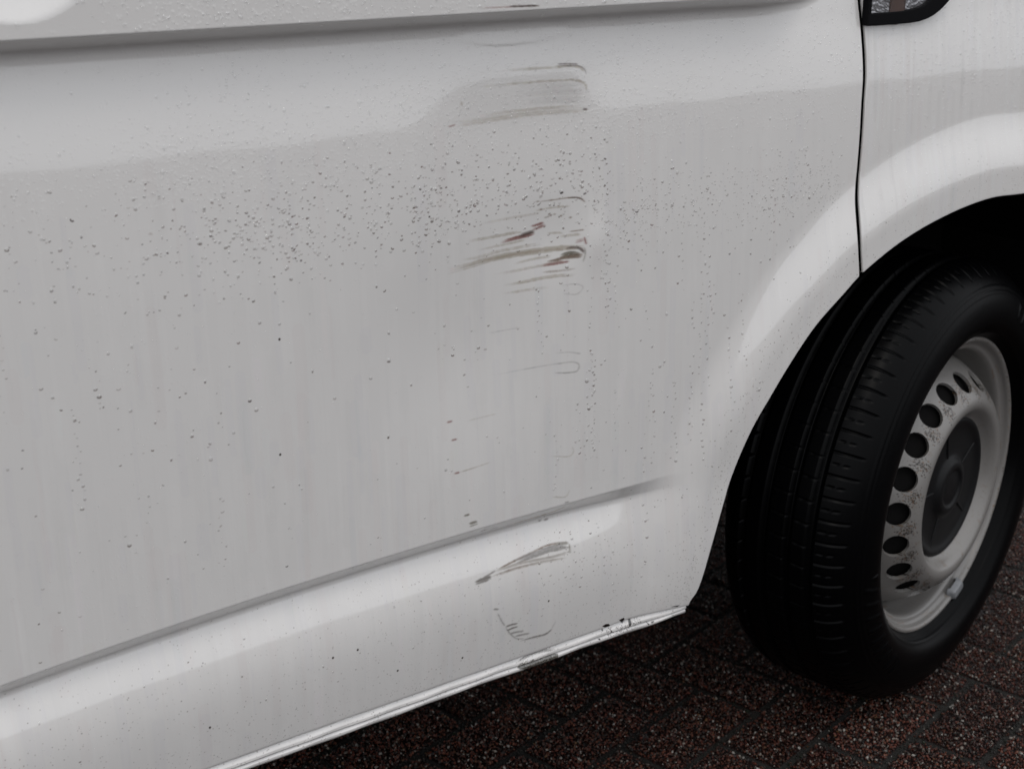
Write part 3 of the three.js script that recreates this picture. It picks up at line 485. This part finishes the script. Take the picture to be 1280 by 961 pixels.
  for (let i = 0; i < 5; i++) { const b = new RoundedBoxGeometry(0.046, 0.004, 0.009, 2, 0.0018); b.translate(0.07, 0, 0.0008); b.rotateZ(0.52 + i * 2 * Math.PI / 5); cap.push(b); }
  mesh('hub_cap', mergeGeometries(cap.map((g) => (g.index ? g.toNonIndexed() : g)).map((g) => { for (const k of Object.keys(g.attributes)) if (!['position', 'normal', 'uv'].includes(k)) g.deleteAttribute(k); return g; })), blackPlastic, wheel);
  const bw = grid(14, 10, (i, j) => { const ph = -1.19 + (i / 14 - 0.5) * 0.18 * (1 - 0.25 * Math.abs(j / 5 - 1) ** 3), t = j / 10, r = lerp(0.203, 0.2245, t), e = Math.min(1, 8 * Math.min(i, 14 - i) / 14); return pol(r, lerp(-0.001, 0.0072, Math.min(1, 5 * Math.min(t, 1 - t))) * e + 0.001 - 0.004 * (1 - e), ph); });
  mesh('balance_weight', bw, new THREE.MeshStandardMaterial({ color: new THREE.Color(0.25, 0.255, 0.265), roughness: 0.6, metalness: 0.3 }), wheel);
}

// ---------------------------------------------------------------- paved ground
const pavement = new THREE.Group(); pavement.name = 'pavement'; pavement.userData.kind = 'structure'; scene.add(pavement);
{
  const N = 1024, SIZE = 0.36, cc = document.createElement('canvas'), bc = document.createElement('canvas'); cc.width = cc.height = bc.width = bc.height = N;
  const c = cc.getContext('2d'), b = bc.getContext('2d'); c.fillStyle = '#241a18'; c.fillRect(0, 0, N, N); b.fillStyle = '#202020'; b.fillRect(0, 0, N, N);
  const tones = ['58,28,24', '74,36,30', '46,30,28', '38,34,34', '86,52,40', '30,24,24', '66,60,58', '92,44,34'];
  const stone = (x, y, r, tone, h) => { for (const ox of [-N, 0, N]) for (const oy of [-N, 0, N]) { if (x + ox < -9 || x + ox > N + 9 || y + oy < -9 || y + oy > N + 9) continue; const rot = R(0, 3), e = R(0.6, 1); c.fillStyle = `rgb(${tone})`; c.beginPath(); c.ellipse(x + ox, y + oy, r, r * e, rot, 0, 7); c.fill(); b.fillStyle = `rgb(${h},${h},${h})`; b.beginPath(); b.ellipse(x + ox, y + oy, r, r * e, rot, 0, 7); b.fill(); } };
  for (let i = 0; i < 26000; i++) stone(R(0, N), R(0, N), R(1.6, 4.6), tones[Math.floor(rnd() * tones.length)], Math.floor(R(70, 220)));
  for (let i = 0; i < 1500; i++) stone(R(0, N), R(0, N), R(1.6, 4.2), rnd() < 0.5 ? '150,140,130' : rnd() < 0.5 ? '128,96,64' : '110,100,96', Math.floor(R(150, 255)));
  const tex = (cv, srgb) => { const t = new THREE.CanvasTexture(cv); if (srgb) t.colorSpace = THREE.SRGBColorSpace; t.wrapS = t.wrapT = THREE.RepeatWrapping; t.repeat.set(1 / SIZE, 1 / SIZE); t.anisotropy = 8; return t; };
  const cm = tex(cc, true), bm = tex(bc, false);
  const pm = ['#967464', '#86685c', '#8e6c5e', '#7e665c'].map((k) => new THREE.MeshPhysicalMaterial({ color: k, map: cm, bumpMap: bm, bumpScale: 0.0016, roughness: 0.5, specularIntensity: 0.45 }));
  const jointMat = new THREE.MeshStandardMaterial({ color: new THREE.Color(0.012, 0.011, 0.009), roughness: 0.95, bumpMap: bm, bumpScale: 0.002 });
  const L = 0.2, W = 0.1, T = 0.06, G = 0.007;
  // five variants of one block, chamfered, each with its own piece of the aggregate
  const variants = Array.from({ length: 6 }, (_, v) => { const g = new THREE.BoxGeometry(L - G, T, W - G, 1, 1, 1); const shape = new THREE.Shape(); const a = (L - G) / 2, d = (W - G) / 2; g.dispose(); shape.moveTo(-a + 0.004, -d); shape.lineTo(a - 0.004, -d); shape.lineTo(a, -d + 0.004); shape.lineTo(a, d - 0.004); shape.lineTo(a - 0.004, d); shape.lineTo(-a + 0.004, d); shape.lineTo(-a, d - 0.004); shape.lineTo(-a, -d + 0.004); shape.closePath();
    const e = new THREE.ExtrudeGeometry(shape, { depth: T - 0.004, bevelEnabled: true, bevelThickness: 0.003, bevelSize: 0.002, bevelOffset: -0.002, bevelSegments: 1, steps: 1 }); e.rotateX(-Math.PI / 2); e.translate(0, -T, 0);
    const uv = e.attributes.uv, p = e.attributes.position, ou = R(0, 1), ov = R(0, 1); for (let i = 0; i < p.count; i++) uv.setXY(i, p.getX(i) + ou, p.getZ(i) + p.getY(i) + ov); return e; });
  // herringbone, its courses turned 15 degrees from the van
  const turn = Math.PI / 12, dirS = [Math.cos(turn), -Math.sin(turn)], dirN = [Math.sin(turn), Math.cos(turn)], S0 = 1.362, N0 = 0.4208;
  const spots = [];
  for (let i = -44; i < 44; i++) for (let j = -44; j < 44; j++) {
    const mod = (((i - j) % 4) + 4) % 4; if (mod !== 0 && mod !== 3) continue;
    const across = mod === 3 ? 1 : 0, s = S0 + (across ? i + 0.5 : i + 1) * 0.1, n = N0 + (across ? j + 1 : j + 0.5) * 0.1;
    const x = s * dirS[0] + n * dirN[0], z = s * dirS[1] + n * dirN[1];
    if (Math.hypot(x - 1.2, z + 0.2) < 3.4) spots.push([x, z, across, Math.hypot(x - 1.25, z + 0.1)]);
  }
  spots.sort((a, b2) => a[3] - b2[3]);
  const far = [];
  spots.forEach(([x, z, across], i) => {
    const y = -0.002 + gauss() * 0.0012, ry = turn + across * Math.PI / 2 + gauss() * 0.006, g = variants[i % 6], tx = gauss() * 0.004, tz = gauss() * 0.004;
    if (i < 290) { const m = mesh(i ? 'paver_' + String(i).padStart(3, '0') : 'paver', g, pm[Math.floor(rnd() * 4)], pavement); m.position.set(x, y, z); m.rotation.set(tx, ry, tz); } else { const k = g.clone(); k.rotateY(ry); k.translate(x, y, z); far.push(k); }
  });
  mesh('outer_pavers', mergeGeometries(far), pm[0], pavement).userData.kind = 'stuff';
  const sand = new THREE.PlaneGeometry(8, 8, 1, 1); sand.rotateX(-Math.PI / 2); sand.translate(1.2, -0.0042, -0.2); { const uv = sand.attributes.uv; for (let i = 0; i < uv.count; i++) uv.setXY(i, uv.getX(i) * 8, uv.getY(i) * 8); }
  mesh('joint_sand', sand, jointMat, pavement);
  // loose and exposed pebbles, wet
  const COUNT = 330000, im = new THREE.InstancedMesh(new THREE.IcosahedronGeometry(1, 0), new THREE.MeshPhysicalMaterial({ color: 0xffffff, roughness: 0.38, specularIntensity: 0.6 }), COUNT), m = new THREE.Matrix4(), q = new THREE.Quaternion(), e = new THREE.Euler(), col = new THREE.Color();
  const pal = [[0.4, 0.375, 0.34], [0.26, 0.22, 0.185], [0.2, 0.1, 0.045], [0.17, 0.046, 0.028], [0.2, 0.07, 0.04], [0.032, 0.025, 0.023], [0.085, 0.062, 0.05], [0.08, 0.028, 0.02]];
  const share = [0.045, 0.1, 0.125, 0.4, 0.55, 0.76, 0.86, 1];
  const inJoint = (x, z) => {                                          // whether a spot lies in the sand between blocks
    const a = (x * dirS[0] + z * dirS[1] - S0) / 0.1, b = (x * dirN[0] + z * dirN[1] - N0) / 0.1, i = Math.floor(a), j = Math.floor(b), mod = (((i - j) % 4) + 4) % 4, u = a - i, v = b - j, g = 0.055;
    if (mod === 0) return u < g || v < g || v > 1 - g;
    if (mod === 1) return u > 1 - g || v < g || v > 1 - g;
    if (mod === 3) return v < g || u < g || u > 1 - g;
    return v > 1 - g || u < g || u > 1 - g;
  };
  const toneOf = (x, z) => {                                            // every block was cast a little lighter or darker
    const i = Math.floor((x * dirS[0] + z * dirS[1] - S0) / 0.1), j = Math.floor((x * dirN[0] + z * dirN[1] - N0) / 0.1), mod = (((i - j) % 4) + 4) % 4, a = mod === 1 ? i - 1 : i, b2 = mod === 2 ? j - 1 : j, h = Math.sin(a * 127.1 + b2 * 311.7) * 43758.5453;
    return 0.72 + 0.56 * (h - Math.floor(h));
  };
  for (let i = 0; i < COUNT; i++) {
    let x, z; do { x = R(0.45, 2.5); z = R(-1.2, 0.5); } while (Math.hypot(x - 1.35, z + 0.2) > 1.2 || (inJoint(x, z) && rnd() < 0.7)); const sunk = inJoint(x, z);
    const r = 0.0008 + 0.0016 * rnd() ** 2.6, k = rnd(), p = pal[share.findIndex((s) => k < s)];
    e.set(R(0, 3), R(0, 6.28), R(0, 3)); q.setFromEuler(e); m.compose(new THREE.Vector3(x, (sunk ? -0.0036 : -0.0018) + r * 0.15, z), q, new THREE.Vector3(r * R(0.9, 1.5), r * R(0.6, 0.9), r)); im.setMatrixAt(i, m);
    const f = (p[0] > 0.2 ? 0.64 : 0.46 * toneOf(x, z)) * R(0.6, 1.3); if (sunk && rnd() < 0.75) im.setColorAt(i, rnd() < 0.12 ? col.setRGB(0.018 * f, 0.028 * f, 0.01 * f) : col.setRGB(0.03 * f, 0.027 * f, 0.022 * f)); else im.setColorAt(i, col.setRGB(p[0] * f, p[1] * f, p[2] * f));
  }
  im.name = 'pebbles'; im.userData.kind = 'stuff'; im.castShadow = im.receiveShadow = true; pavement.add(im);
  // the yard beyond the blocks that are laid one by one
  const yard = new THREE.PlaneGeometry(600, 600, 1, 1); yard.rotateX(-Math.PI / 2); yard.translate(0, -0.016, 0); { const uv = yard.attributes.uv; for (let i = 0; i < uv.count; i++) uv.setXY(i, uv.getX(i) * 600, uv.getY(i) * 600); }
  const gr = mesh('ground', yard, pm[0]); gr.userData.kind = 'structure'; scene.add(gr);
}

renderer.render(scene, camera);
